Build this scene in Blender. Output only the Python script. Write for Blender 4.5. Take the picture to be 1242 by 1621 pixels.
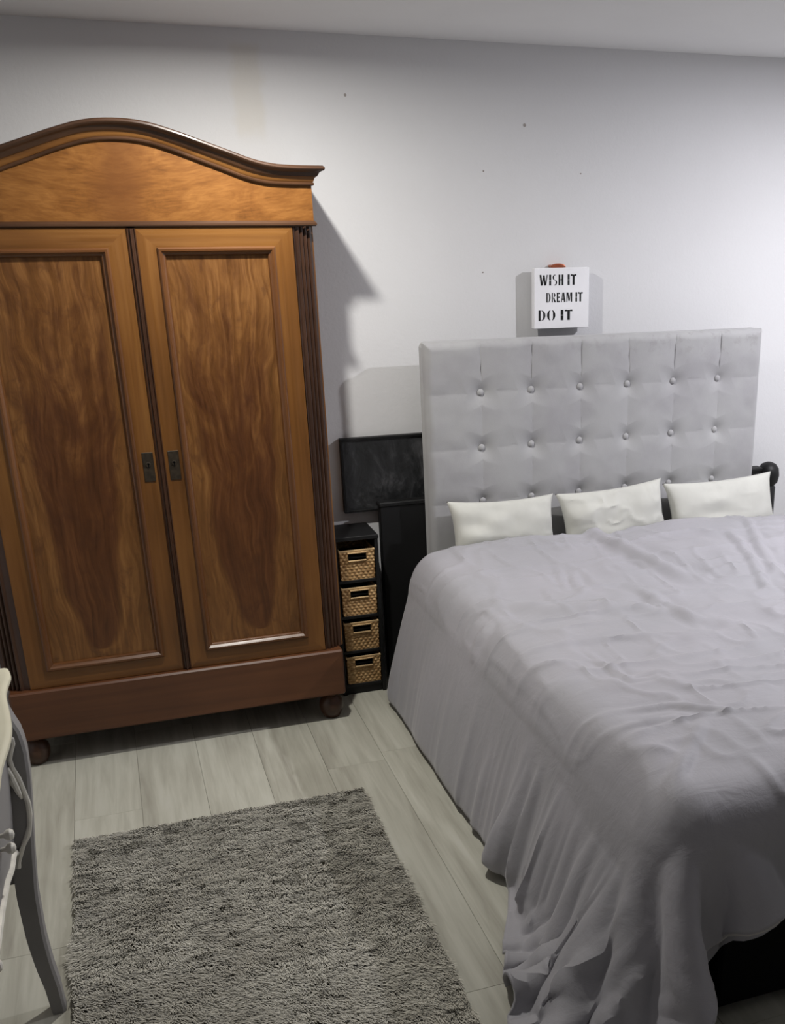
import bpy, math, random
import numpy as np
from mathutils import Matrix, Vector

for o in list(bpy.data.objects): bpy.data.objects.remove(o, do_unlink=True)
SC = bpy.context.scene
COL = SC.collection
random.seed(4)

# ------------------------------------------------------------------ camera
cam = bpy.data.cameras.new('camera'); camo = bpy.data.objects.new('camera', cam); COL.objects.link(camo)
Rw = [[0.93362829, -0.35818377, -0.00652674], [-0.13514523, -0.33527490, -0.93237681], [0.33177399, 0.87137542, -0.36142896]]
camo.matrix_world = Matrix(((Rw[0][0], -Rw[1][0], -Rw[2][0], 0), (Rw[0][1], -Rw[1][1], -Rw[2][1], 0),
                            (Rw[0][2], -Rw[1][2], -Rw[2][2], 1.75), (0, 0, 0, 1)))
cam.sensor_fit = 'AUTO'; cam.sensor_width = 36; cam.lens = 1687 / 1621 * 36
cam.shift_x = -(829 - 621) / 1621; cam.shift_y = (1019 - 810.5) / 1621
cam.clip_start = .05
SC.camera = camo

# ------------------------------------------------------------------ world, lamps, exposure
w = bpy.data.worlds.new('world'); SC.world = w; w.use_nodes = True
w.node_tree.nodes['Background'].inputs[0].default_value = (.8, .85, 1, 1)
w.node_tree.nodes['Background'].inputs[1].default_value = .15
SC.view_settings.view_transform = 'Standard'; SC.view_settings.look = 'None'
SC.view_settings.gamma = 1; SC.view_settings.exposure = 0
SC.view_settings.use_curve_mapping = False
CEIL = 2.39
LAMPS = [((.47, 3.25), 25.5, 'white ceiling spotlight above the front of the wooden wardrobe'),
         ((3.0, 2.8), 52, 'white ceiling spotlight above the right side of the bed')]
LAMP_SPREAD = [3.04, 3.14]
LAMP_COL = [(1, .975, .91), (.965, .955, 1.)]

# ------------------------------------------------------------------ node helpers
class Mat:
    def __init__(s, name, rough=.5, spec=.5):
        s.m = bpy.data.materials.new(name); s.m.use_nodes = True
        s.t = s.m.node_tree; s.b = s.t.nodes['Principled BSDF']
        s.b.inputs['Roughness'].default_value = rough
        s.b.inputs['Specular IOR Level'].default_value = spec
    def n(s, ty, **kw):
        x = s.t.nodes.new(ty)
        for k, v in kw.items(): setattr(x, k, v)
        return x
    def put(s, sock, v):
        if isinstance(v, bpy.types.NodeSocket): s.t.links.new(v, sock)
        elif v is not None:
            if sock.type == 'RGBA' and len(v) == 3: v = (*v, 1)
            sock.default_value = v
    def obj(s): return s.n('ShaderNodeTexCoord').outputs['Object']
    def sep(s, v):
        x = s.n('ShaderNodeSeparateXYZ'); s.put(x.inputs[0], v); return x.outputs
    def comb(s, x, y, z):
        c = s.n('ShaderNodeCombineXYZ')
        for i, v in enumerate((x, y, z)): s.put(c.inputs[i], v)
        return c.outputs[0]
    def map(s, v, sc=(1, 1, 1), loc=(0, 0, 0), rot=(0, 0, 0)):
        x = s.n('ShaderNodeMapping'); s.put(x.inputs[0], v)
        x.inputs['Scale'].default_value = sc; x.inputs['Location'].default_value = loc; x.inputs['Rotation'].default_value = rot
        return x.outputs[0]
    def noise(s, v, scale, detail=3, rough=.5, dist=0):
        x = s.n('ShaderNodeTexNoise'); s.put(x.inputs['Vector'], v)
        x.inputs['Scale'].default_value = scale; x.inputs['Detail'].default_value = detail
        x.inputs['Roughness'].default_value = rough; x.inputs['Distortion'].default_value = dist
        return x.outputs['Fac']
    def vor(s, v, scale):
        x = s.n('ShaderNodeTexVoronoi'); s.put(x.inputs['Vector'], v); x.inputs['Scale'].default_value = scale
        return x.outputs['Distance']
    def math(s, op, a, b=None, c=None):
        x = s.n('ShaderNodeMath', operation=op); s.put(x.inputs[0], a); s.put(x.inputs[1], b)
        if c is not None: s.put(x.inputs[2], c)
        return x.outputs[0]
    def mr(s, v, a, b, c=0., d=1., smooth=True):
        x = s.n('ShaderNodeMapRange', interpolation_type='SMOOTHSTEP' if smooth else 'LINEAR')
        for k, q in zip(('Value', 'From Min', 'From Max', 'To Min', 'To Max'), (v, a, b, c, d)): s.put(x.inputs[k], q)
        return x.outputs[0]
    def ramp(s, f, stops):
        x = s.n('ShaderNodeValToRGB'); s.put(x.inputs[0], f); e = x.color_ramp.elements
        while len(e) < len(stops): e.new(.5)
        for q, (p, c) in zip(e, stops): q.position = p; q.color = (*c, 1)
        return x.outputs[0]
    def mix(s, f, a, b, op='MIX'):
        x = s.n('ShaderNodeMix', data_type='RGBA', blend_type=op); s.put(x.inputs[0], f)
        s.put(x.inputs[6], a); s.put(x.inputs[7], b); return x.outputs[2]
    def rand(s): return s.n('ShaderNodeObjectInfo').outputs['Random']
    def col(s, v): s.put(s.b.inputs['Base Color'], v); return s
    def rough(s, v): s.put(s.b.inputs['Roughness'], v); return s
    def bump(s, h, strength=.3, dist=.01):
        x = s.n('ShaderNodeBump'); x.inputs['Strength'].default_value = strength; x.inputs['Distance'].default_value = dist
        s.put(x.inputs['Height'], h); s.t.links.new(x.outputs[0], s.b.inputs['Normal']); return s

def lin(r, g, b):
    f = lambda c: (c / 12.92 if c <= .04045 else ((c + .055) / 1.055) ** 2.4)
    return tuple(f(v / 255) for v in (r, g, b))

# ------------------------------------------------------------------ object helpers
def new(name, verts, faces, mat, parent=None, base=None, smooth=False, loc=None):
    """verts in world metres; stored relative to `base` (parent's location when parented)"""
    me = bpy.data.meshes.new(name)
    V = np.asarray(verts, float).reshape(-1, 3)
    if base is None: base = ORG.get(parent.name, (0, 0, 0)) if parent else (0, 0, 0)
    me.from_pydata((V - np.array(base)).tolist(), [], faces); me.update()
    if mat is not None:
        for m in (mat if isinstance(mat, (list, tuple)) else [mat]): me.materials.append(m.m if isinstance(m, Mat) else m)
    if smooth:
        me.polygons.foreach_set('use_smooth', [True] * len(me.polygons))
    o = bpy.data.objects.new(name, me); COL.objects.link(o)
    ORG[o.name] = tuple(base)
    if parent: o.parent = parent
    else: o.location = base
    return o
ORG = {}
def thing(name, loc, label, cat, group=None):
    o = bpy.data.objects.new(name, None); COL.objects.link(o); o.location = loc; ORG[o.name] = tuple(loc)
    o.empty_display_size = .1
    return tag(o, label, cat, group)
def tag(o, label, cat, group=None):
    o['label'] = label; o['category'] = cat
    if group: o['group'] = group
    return o
def struct(o, label=None, cat=None):
    o['kind'] = 'structure'
    if label: o['label'] = label
    if cat: o['category'] = cat
    return o
class MB:
    def __init__(s): s.v = []; s.f = []
    def add(s, v, f):
        k = len(s.v); s.v += [tuple(p) for p in v]; s.f += [tuple(i + k for i in q) for q in f]; return s
    def box(s, x0, x1, y0, y1, z0, z1, bv=0.):
        if bv <= 0:
            v = [(x, y, z) for z in (z0, z1) for y in (y0, y1) for x in (x0, x1)]
            return s.add(v, [(0, 2, 3, 1), (4, 5, 7, 6), (0, 1, 5, 4), (2, 6, 7, 3), (0, 4, 6, 2), (1, 3, 7, 5)])
        # chamfered box : 24 verts
        c = ((x0 + x1) / 2, (y0 + y1) / 2, (z0 + z1) / 2); h = ((x1 - x0) / 2, (y1 - y0) / 2, (z1 - z0) / 2)
        bv = min(bv, .45 * min(h) * 2)
        V = []; idx = {}
        for sx in (-1, 1):
            for sy in (-1, 1):
                for sz in (-1, 1):
                    for ax in range(3):
                        p = [sx * (h[0] - bv), sy * (h[1] - bv), sz * (h[2] - bv)]
                        p[ax] = (sx, sy, sz)[ax] * h[ax]
                        idx[(sx, sy, sz, ax)] = len(V); V.append(tuple(c[i] + p[i] for i in range(3)))
        F = []
        for ax in range(3):
            a, b = [(1, 2), (2, 0), (0, 1)][ax]
            for sg in (-1, 1):
                q = []
                for (u, t) in ((-1, -1), (1, -1), (1, 1), (-1, 1)):
                    k = [0, 0, 0]; k[ax] = sg; k[a] = u; k[b] = t; q.append(idx[(*k, ax)])
                F.append(tuple(q if sg > 0 else q[::-1]))
        for ax in range(3):      # edges along axis ax
            a, b = [(1, 2), (2, 0), (0, 1)][ax]
            for u in (-1, 1):
                for t in (-1, 1):
                    def K(sg, which):
                        k = [0, 0, 0]; k[ax] = sg; k[a] = u; k[b] = t; return idx[(*k, which)]
                    q = (K(-1, a), K(1, a), K(1, b), K(-1, b))
                    F.append(q if u * t < 0 else q[::-1])
        for sx in (-1, 1):
            for sy in (-1, 1):
                for sz in (-1, 1):
                    q = tuple(idx[(sx, sy, sz, a)] for a in range(3)); F.append(q if sx * sy * sz > 0 else q[::-1])
        return s.add(V, F)
    def tube(s, pts, r, n=8, closed=False, caps=True):
        P = [Vector(p) for p in pts]; m = len(P); R = r if hasattr(r, '__len__') else [r] * m
        rings = []; up = None
        for i in range(m):
            a = P[(i - 1) % m] if (closed or i > 0) else P[i]; b = P[(i + 1) % m] if (closed or i < m - 1) else P[i]
            t = (b - a).normalized()
            if up is None: up = Vector((0, 0, 1)) if abs(t.z) < .9 else Vector((1, 0, 0))
            sd = t.cross(up).normalized(); up = sd.cross(t).normalized()
            rings.append([P[i] + (sd * math.cos(2 * math.pi * k / n) + up * math.sin(2 * math.pi * k / n)) * R[i] for k in range(n)])
        V = [p for q in rings for p in q]; F = []
        for i in range(m if closed else m - 1):
            j = (i + 1) % m
            for k in range(n):
                F.append((i * n + k, i * n + (k + 1) % n, j * n + (k + 1) % n, j * n + k))
        if not closed and caps:
            F.append(tuple(range(n))[::-1]); F.append(tuple((m - 1) * n + k for k in range(n)))
        return s.add(V, F)
    def lathe(s, prof, c, n=24, ax='z'):
        V = []; F = []
        for (r, h) in prof:
            for k in range(n):
                a = 2 * math.pi * k / n; u, t = r * math.cos(a), r * math.sin(a)
                V.append((c[0] + u, c[1] + t, c[2] + h) if ax == 'z' else (c[0] + u, c[1] - h, c[2] + t))
        m = len(prof)
        for i in range(m - 1):
            for k in range(n):
                F.append((i * n + k, i * n + (k + 1) % n, (i + 1) * n + (k + 1) % n, (i + 1) * n + k))
        F.append(tuple(range(n))[::-1]); F.append(tuple((m - 1) * n + k for k in range(n)))
        return s.add(V, F)
    def prism(s, poly, d0, d1, ax='z'):
        """polygon (list of 2-tuples) extruded along ax"""
        def P(u, t, d): return {'z': (u, t, d), 'y': (u, d, t), 'x': (d, u, t)}[ax]
        n = len(poly)
        V = [P(*p, d0) for p in poly] + [P(*p, d1) for p in poly]
        F = [tuple(range(n)), tuple(range(2 * n - 1, n - 1, -1))] + [(i, i + n, (i + 1) % n + n, (i + 1) % n) for i in range(n)]
        return s.add(V, F)
    def grid(s, P, closed_u=False):
        """P array (n,m,3)"""
        P = np.asarray(P); n, m = P.shape[:2]
        F = []
        for i in range(n if closed_u else n - 1):
            j = (i + 1) % n
            for k in range(m - 1): F.append((i * m + k, j * m + k, j * m + k + 1, i * m + k + 1))
        return s.add(P.reshape(-1, 3).tolist(), F)
    def make(s, name, mat, parent=None, smooth=False, base=None):
        o = new(name, s.v, s.f, mat, parent, base, smooth)
        me = o.data
        import bmesh
        bm = bmesh.new(); bm.from_mesh(me); bmesh.ops.recalc_face_normals(bm, faces=bm.faces); bm.to_mesh(me); bm.free()
        if smooth:
            me.polygons.foreach_set('use_smooth', [True] * len(me.polygons))
            me.set_sharp_from_angle(angle=math.radians(40))
        return o
def copy_thing(root, loc):
    r = root.copy(); COL.objects.link(r); r.location = loc; ORG[r.name] = tuple(loc)
    for ch in root.children:
        c = ch.copy(); COL.objects.link(c); c.parent = r
        for g in ch.children:
            d = g.copy(); COL.objects.link(d); d.parent = c
    return r
def smooth_field(rng, n, m, k):
    g = rng.randn(k[0] + 3, k[1] + 3)
    u = np.linspace(0, k[0], n); v = np.linspace(0, k[1], m); iu = u.astype(int); iv = v.astype(int)
    fu = (u - iu)[:, None]; fv = (v - iv)[None]; fu = fu * fu * (3 - 2 * fu); fv = fv * fv * (3 - 2 * fv)
    G = lambda p, q: g[np.ix_(iu + p, iv + q)]
    return (G(0, 0) * (1 - fu) + G(1, 0) * fu) * (1 - fv) + (G(0, 1) * (1 - fu) + G(1, 1) * fu) * fv

# ------------------------------------------------------------------ materials
def m_wall():
    m = Mat('wall_paint', .75, .25); o = m.obj(); x, y, z = m.sep(o)
    big = m.noise(o, 1.3, 3); c = m.mix(m.mr(big, .4, .75, 0, .35), lin(215, 215, 217), lin(205, 204, 206))
    # beige bare patch of old filler near the ceiling
    ed = m.math('MULTIPLY_ADD', m.noise(o, 14, 3), .05, -.025)
    px = m.math('ABSOLUTE', m.math('SUBTRACT', m.math('ADD', x, ed), .585)); px = m.mr(px, .03, .065, 1, 0)
    pz = m.mr(m.math('ADD', z, ed), 2.02, 2.10, 0, 1); pt = m.mr(z, 2.33, 2.36, 1, 0)
    c = m.mix(m.math('MULTIPLY', m.math('MULTIPLY', m.math('MULTIPLY', px, pz), pt), .35), c, lin(206, 199, 184))
    m.col(c)
    h = m.math('ADD', m.noise(o, 90, 4, .6), m.math('MULTIPLY', m.noise(o, 9, 3), 1.2))
    m.bump(h, .22, .004); return m
def m_ceiling():
    m = Mat('ceiling_paint', .8, .2); o = m.obj()
    m.col(m.mix(m.noise(o, 2, 3), lin(234, 234, 234), lin(222, 222, 223))); m.bump(m.noise(o, 70, 3), .12, .003); return m
def m_plank():
    m = Mat('floor_laminate', .5, .35); o = m.obj(); r = m.rand()
    off = m.math('MULTIPLY', r, 37.)
    x, y, z = m.sep(o)
    v = m.comb(m.math('ADD', x, off), m.math('ADD', y, off), 0.)
    g1 = m.noise(m.map(v, (34, 2.2, 1)), 1.0, 5, .6, .6)
    g2 = m.noise(m.map(v, (7, .9, 1)), 1.0, 3, .5, 1.4)
    g = m.math('ADD', m.math('MULTIPLY', g1, .45), m.math('MULTIPLY', g2, .55))
    c = m.ramp(g, [(.30, lin(138, 135, 124)), (.44, lin(164, 162, 150)), (.58, lin(182, 181, 169)), (.75, lin(194, 193, 184))])
    c = m.mix(m.math('MULTIPLY', r, .16), c, lin(150, 148, 138))
    m.col(c); m.bump(g1, .12, .002); m.rough(m.mr(g, .3, .7, .55, .42)); return m
def m_wood(name, cols, axis='z', sc=1., rough=.34, contrast=1., red=0., coat=.12):
    """polished old walnut / mahogany, grain along axis"""
    m = Mat(name, rough, .4); o = m.obj()
    st = {'z': (16, 16, .9), 'x': (.9, 16, 16), 'y': (16, .9, 16)}[axis]
    st2 = {'z': (60, 60, 2.2), 'x': (2.2, 60, 60), 'y': (60, 2.2, 60)}[axis]
    a = m.noise(m.map(o, tuple(k * sc for k in st)), 1, 4, .55, 1.2)
    b = m.noise(m.map(o, tuple(k * sc for k in st2)), 1, 4, .6, .4)
    c3 = m.noise(o, 3.1, 2)
    f = m.math('ADD', m.math('ADD', m.math('MULTIPLY', a, .5 * contrast), m.math('MULTIPLY', b, .2)), m.math('MULTIPLY', c3, .3))
    m.col(m.ramp(f, [(.30, cols[0]), (.5, cols[1]), (.68, cols[2])]))
    m.rough(m.mr(b, .3, .7, rough - .05, rough + .1)); m.bump(b, .06, .002)
    m.b.inputs['Coat Weight'].default_value = coat; m.b.inputs['Coat Roughness'].default_value = .3
    return m
def m_panel(name, xc, seed):
    """flame-figured veneer: feathered plume down the middle of the door panel"""
    m = Mat(name, .36, .4); o = m.obj(); x, y, z = m.sep(o)
    wob = m.math('MULTIPLY', m.math('SUBTRACT', m.noise(m.map(o, (2.2, 1, 1.3), (seed, 0, seed)), 2.2, 2), .5), .12)
    u = m.math('DIVIDE', m.math('SUBTRACT', m.math('ADD', x, wob), xc), .18)
    au = m.math('ABSOLUTE', u)
    q = m.math('SUBTRACT', z, m.math('MULTIPLY', m.math('POWER', au, 1.6), .34))         # feathers rising to both sides
    fig = m.noise(m.comb(m.math('MULTIPLY', u, 2.2), seed, m.math('MULTIPLY', q, 5.)), 1.6, 5, .62, .35)
    st = m.noise(m.comb(m.math('MULTIPLY', u, 14.), seed, m.math('MULTIPLY', q, 3.4)), 1, 5, .62, .5)      # fine slanting streaks
    mot = m.noise(m.map(o, (9, 9, 5), (seed, 0, 0)), 2.2, 4, .62, .8)
    zz = m.math('DIVIDE', m.math('SUBTRACT', z, .36), 1.35)
    # dark heart: rounded U at the bottom, opening upwards and dissolving in the mottled golden top
    half = m.math('MULTIPLY_ADD', m.math('POWER', m.math('MAXIMUM', m.math('SUBTRACT', zz, .03), 0.), .27), .90, -.02)
    pl = m.mr(m.math('SUBTRACT', half, au), -.06, .12)
    pl = m.math('MULTIPLY', pl, m.mr(m.math('ADD', zz, m.math('MULTIPLY_ADD', fig, .9, -.45)), .45, .98, 1., .10))
    f = m.math('ADD', m.math('MULTIPLY', fig, .40), m.math('MULTIPLY', st, .60))
    base = m.ramp(f, [(.30, lin(80, 50, 22)), (.5, lin(110, 72, 35)), (.68, lin(138, 96, 51))])
    dark = m.ramp(f, [(.30, lin(58, 32, 14)), (.5, lin(80, 45, 20)), (.70, lin(102, 61, 29))])
    c = m.mix(m.math('MULTIPLY', pl, .92), base, dark)
    c = m.mix(m.mr(mot, .52, .72, 0., .5), c, lin(70, 39, 19))
    m.col(c); m.bump(st, .05, .002); m.rough(m.mr(st, .3, .7, .32, .46))
    m.b.inputs['Coat Weight'].default_value = .12; m.b.inputs['Coat Roughness'].default_value = .3
    return m
def m_simple(name, c, rough=.5, spec=.4, metal=0., bump=None, var=.12, nscale=8):
    m = Mat(name, rough, spec); o = m.obj(); n = m.noise(o, nscale, 3)
    d = tuple(v * (1 - var) for v in c); u = tuple(min(1, v * (1 + var)) for v in c)
    m.col(m.ramp(n, [(.3, d), (.7, u)])); m.b.inputs['Metallic'].default_value = metal
    if bump: m.bump(m.noise(o, bump[0], 4), bump[1], bump[2])
    return m
def m_fabric(name, c1, c2, sheen=.4, weave=900, big=3, bs=.12):
    m = Mat(name, .85, .2); o = m.obj()
    n = m.noise(o, big, 4, .6); m.col(m.mix(m.mr(n, .35, .65), c1, c2))
    m.bump(m.math('ADD', m.noise(o, weave, 2), m.math('MULTIPLY', m.noise(o, 45, 3), .8)), bs, .003)
    m.b.inputs['Sheen Weight'].default_value = sheen; m.b.inputs['Sheen Roughness'].default_value = .4
    return m
WALL = m_wall(); CEILM = m_ceiling(); PLANK = m_plank()
C_FR = (lin(80, 49, 20), lin(110, 71, 32), lin(132, 90, 44))
W_V = m_wood('door_wood_upright', C_FR, 'z'); W_H = m_wood('door_wood_level', C_FR, 'x')
C_PL = (lin(70, 40, 23), lin(92, 56, 33), lin(108, 69, 42))
W_PL = m_wood('plinth_wood', C_PL, 'x', .9, .4, .8)
W_FZ = m_wood('frieze_veneer', (lin(94, 55, 26), lin(122, 76, 38), lin(142, 94, 52)), 'x', .45, .34, 1.3)
def m_frieze():
    m = Mat('bookmatched_frieze_veneer', .34, .4); o = m.obj(); x, y, z = m.sep(o)
    ax = m.math('ABSOLUTE', m.math('ADD', x, m.math('MULTIPLY', z, .0)))
    v = m.comb(m.math('MULTIPLY', ax, 3.2), 0., m.math('MULTIPLY', m.math('SUBTRACT', z, m.math('MULTIPLY', ax, .12)), 9.))
    a = m.noise(v, 1.3, 5, .62, 1.6); b = m.noise(m.map(v, (3, 1, 6)), 2.2, 4, .6, .5)
    f = m.math('ADD', m.math('MULTIPLY', a, .62), m.math('MULTIPLY', b, .38))
    c = m.ramp(f, [(.30, lin(88, 53, 22)), (.48, lin(120, 77, 35)), (.66, lin(144, 98, 50))])
    heart = m.mr(m.math('ADD', ax, m.math('MULTIPLY', m.noise(o, 9, 3), .14)), .08, .17, .55, 0.)
    m.col(m.mix(heart, c, lin(92, 54, 26))); m.b.inputs['Coat Weight'].default_value = .12; m.b.inputs['Coat Roughness'].default_value = .3
    return m
W_FZ = m_frieze()
W_DK = m_wood('dark_moulding_wood', (lin(42, 26, 16), lin(62, 40, 25), lin(86, 58, 38)), 'x', 1, .36, 1, coat=.2)
W_DKV = m_wood('dark_moulding_wood_upright', (lin(40, 24, 16), lin(58, 36, 23), lin(80, 51, 33)), 'z', 1, .38, 1, coat=.15)
W_MOV = m_wood('panel_moulding_upright', (lin(72, 43, 20), lin(94, 58, 29), lin(114, 75, 41)), 'z', 1, .3, coat=.3)
W_MOH = m_wood('panel_moulding_level', (lin(72, 43, 20), lin(94, 58, 29), lin(114, 75, 41)), 'x', 1, .3, coat=.3)
BLACK = m_simple('black_lacquer', (.008, .008, .0085), .5, .3)
BLACKM = m_simple('black_matt', (.006, .006, .006), .7, .2)
IRON = m_simple('dark_bronze', lin(58, 50, 40), .5, .5, .5, var=.35, nscale=60)
HOLE = m_simple('keyhole_black', (.004, .004, .004), .9, .1)

# ------------------------------------------------------------------ room
XL, XR, YB, YF = -.80, 3.90, 4.15, -3.6
def slab(name, x0, x1, y0, y1, z0, z1, mat):
    return struct(MB().box(x0, x1, y0, y1, z0, z1).make(name, mat))
wb = slab('wall_back', XL - .1, XR + .1, YB, YB + .12, -.1, CEIL + .1, WALL)
wl_ = slab('wall_left', XL - .12, XL, YF, YB, -.1, CEIL + .1, WALL)
wr_ = slab('wall_right', XR, XR + .12, YF, YB, -.1, CEIL + .1, WALL)
wf_ = slab('wall_front', XL - .1, XR + .1, YF - .12, YF, -.1, CEIL + .1, WALL)
cl_ = slab('ceiling', XL - .1, XR + .1, YF, YB, CEIL, CEIL + .1, CEILM)
for o, l in ((wb, 'off-white painted back wall behind wardrobe and bed'), (wl_, 'off-white painted wall behind the curved chest'),
             (wr_, 'off-white painted wall beyond the right of the bed'), (wf_, 'off-white painted wall opposite the headboard'),
             (cl_, 'plain pale grey ceiling')):
    o['label'] = l; o['category'] = 'ceiling' if o is cl_ else 'wall'
for i, (x, z, r) in enumerate(((1.597, 2.12, .006), (.92, 2.20, .005), (1.43, 1.96, .003), (1.83, 1.955, .003), (1.42, 1.60, .003))):
    MB().lathe([(r, 0), (r, .0012), (r * .4, .002)], (x, YB, z), 10, 'y').make('nail_hole', m_simple('nail_mark', lin(160, 154, 150), .8), wb)
flo = struct(MB().box(XL - .1, XR + .1, YF - .1, YB + .1, -.1, -.009).make('floor', PLANK), 'pale grey-washed wood plank floor', 'floor')
PWID = .2056; X0 = -.287
k0 = -3
cuts = {0: 3.293, 1: 2.62, -1: 3.9, 2: 3.75, 3: 2.9, 4: 2.05, 5: 3.4, -2: 2.6}
for k in range(k0, 20):
    xa, xb = max(X0 + k * PWID, XL), min(X0 + (k + 1) * PWID, XR)
    c = cuts.get(k, 2.1 + (k * .47) % 1.2)
    ys = [c + 1.29 * j for j in range(-6, 4)]
    ys = [-.6] + [y for y in ys if -.5 < y < YB - .05] + [YB]
    for a, b in zip(ys[:-1], ys[1:]):
        g = .0004
        MB().box(xa + g, xb - g, a + g, b - g, -.009, 0, .0005).make('plank', PLANK, flo)

# ------------------------------------------------------------------ ceiling lamps (above the frame)
LENS = Mat('lamp_lens'); LENS.b.inputs['Emission Color'].default_value = (1, .97, .95, 1); LENS.b.inputs['Emission Strength'].default_value = 12
WHITEM = m_simple('white_enamel', (.8, .8, .8), .4)
for ((x, y), watt, lab), lcol, lsp in zip(LAMPS, LAMP_COL, LAMP_SPREAD):
    t = thing('ceiling_spotlight', (x, y, CEIL), lab, 'lamp', 'ceiling spotlights')
    MB().lathe([(.075, 0), (.078, -.004), (.072, -.010), (.056, -.012), (.052, -.006), (.052, 0)], (x, y, CEIL), 32).make('trim_ring', WHITEM, t, True)
    MB().lathe([(.050, -.004), (.049, -.005), (.01, -.006)], (x, y, CEIL), 32).make('lens', LENS, t, True)
    L = bpy.data.lights.new('spot_light', 'AREA'); L.shape = 'DISK'; L.size = .06; L.spread = lsp; L.energy = watt; L.color = lcol
    lo = bpy.data.objects.new('spot_light', L); COL.objects.link(lo); lo.parent = t; lo.location = (0, 0, -.016)

# ------------------------------------------------------------------ wardrobe
WX0, WX1, WC = -.459, .690, .1155
YD, YP, YBK = 3.745, 3.722, 4.125
wd = thing('wardrobe', (WC, 3.93, 0), 'tall antique brown wooden two-door wardrobe with arched pediment and figured door panels', 'wardrobe')
# plinth
MB().box(WX0, WX1, YP, YBK, .107, .287, .006).make('plinth', W_PL, wd)
for sx in (WX0 + .05, WX1 - .05):
    for sy in (YP + .055, YBK - .06):
        MB().lathe([(.022, 0), (.03, .004), (.043, .03), (.046, .05), (.043, .07), (.03, .088), (.026, .094), (.036, .1), (.036, .108)],
                   (sx, sy, 0), 24).make('foot', W_DKV, wd, True)
# carcass
cx0, cx1 = WX0 - .006 + .004, WX1 + .012
for a, b in ((cx0, cx0 + .022), (cx1 - .022, cx1)):
    MB().box(a, b, YD + .034, YBK, .287, 1.79, .002).make('side_panel', W_V, wd)
MB().box(cx0 + .02, cx1 - .02, YBK - .014, YBK, .287, 1.90).make('back_panel', W_V, wd)
MB().box(cx0, cx1, YD + .03, YBK, 1.785, 1.80).make('top_board', W_H, wd)
MB().box(cx0 + .024, cx1 - .024, YD + .028, YBK - .02, .28, .29).make('bottom_board', W_H, wd)
# reeded canted corner pilasters
def pilaster(side):
    xa, ya = (.632, YD + .002); xb, yb = (cx1, YD + .036)
    n = 4; pts = []
    L = math.hypot(xb - xa, yb - ya); tx, ty = (xb - xa) / L, (yb - ya) / L; nx_, ny_ = ty, -tx
    m = 9
    pts.append((xa, ya))
    marg = .12 * L
    for i in range(n):
        for j in range(m):
            s_ = marg + (L - 2 * marg) * (i + j / m) / n
            h = .0085 * abs(math.sin(math.pi * j / m)) - .003
            pts.append((xa + tx * s_ + nx_ * h, ya + ty * s_ + ny_ * h))
    pts += [(xb, yb), (xb - .03, yb + .01), (xa, ya + .05)]
    if side < 0: pts = [(2 * WC - x if x > xa + .001 else -.3885, y) for x, y in pts]
    MB().prism(pts, .287, 1.768).make('pilaster', W_DKV, wd, True)
pilaster(1); pilaster(-1)
# waist moulding between doors and frieze
ring = [(0, 0), (.004, 0), (.008, .004), (.008, .010), (.004, .014), (.0, .017)]
def ring_moulding(name, prof, zf, mat, inset=0., smooth=True, xs=None):
    mb = MB(); P = []
    for (p, h) in prof:
        row = []
        xa, xb = cx0 + inset - p, cx1 - inset + p; yf = YD - p
        row.append((xa, YBK, zf(-1) + h))
        xs_ = xs if xs is not None else np.linspace(-1, 1, 2)
        for s_ in xs_:
            row.append(((xa + xb) / 2 + (xb - xa) / 2 * s_, yf, zf(s_) + h))
        row.append((xb, YBK, zf(1) + h))
        P.append(row)
    mb.grid(P); return mb.make(name, mat, wd, smooth)
ring_moulding('waist_moulding', ring, lambda s: 1.768, W_DK)
# frieze with arched top
def arch(s):
    a = abs(s)
    pts = [(0, 2.016), (.14, 2.009), (.28, 1.986), (.42, 1.957), (.54, 1.932), (.64, 1.911), (.74, 1.898), (.84, 1.894), (1, 1.893)]
    xs_ = [p[0] for p in pts]; zs_ = [p[1] for p in pts]
    # smooth (Catmull-Rom) interpolation
    i = min(max(np.searchsorted(xs_, a) - 1, 0), len(pts) - 2)
    g = lambda k: ((zs_[min(k + 1, len(pts) - 1)] - (zs_[k - 1] if k else 2 * zs_[0] - zs_[1] + 2 * (zs_[1] - zs_[0]))) /
                   (xs_[min(k + 1, len(pts) - 1)] - (xs_[k - 1] if k else -xs_[1])))
    h = xs_[i + 1] - xs_[i]; t = (a - xs_[i]) / h
    return ((2 * t**3 - 3 * t**2 + 1) * zs_[i] + (t**3 - 2 * t**2 + t) * h * g(i) + (-2 * t**3 + 3 * t**2) * zs_[i + 1] + (t**3 - t**2) * h * g(i + 1))
S = np.linspace(-1, 1, 61)
hw = (cx1 - cx0) / 2; xm = (cx0 + cx1) / 2
poly = [(xm + hw * s, arch(s) + .02) for s in S] + [(xm + hw, 1.784), (xm - hw, 1.784)]
n = len(S)
mb = MB(); V = []
for yy in (YD + .004, YD + .03):
    V += [(xm + hw * s, yy, arch(s) + .015) for s in S] + [(xm + hw * s, yy, 1.784) for s in S]
F = []
for i in range(n - 1):
    F += [(i, i + 1, n + i + 1, n + i), (2 * n + i, 3 * n + i, 3 * n + i + 1, 2 * n + i + 1), (i, 2 * n + i, 2 * n + i + 1, i + 1)]
F += [(0, n, 3 * n, 2 * n), (n - 1, 3 * n - 1, 4 * n - 1, 2 * n - 1)]
mb.add(V, F).make('frieze', W_FZ, wd)
for a, b in ((cx0, cx0 + .02), (cx1 - .02, cx1)):
    MB().box(a, b, YD + .03, YBK, 1.79, 1.91).make('frieze_side', W_FZ, wd)
prof = [(0., -.004), (.005, -.003), (.0075, .0), (.0075, .004), (.004, .0075), (.0, .008)]
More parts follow.
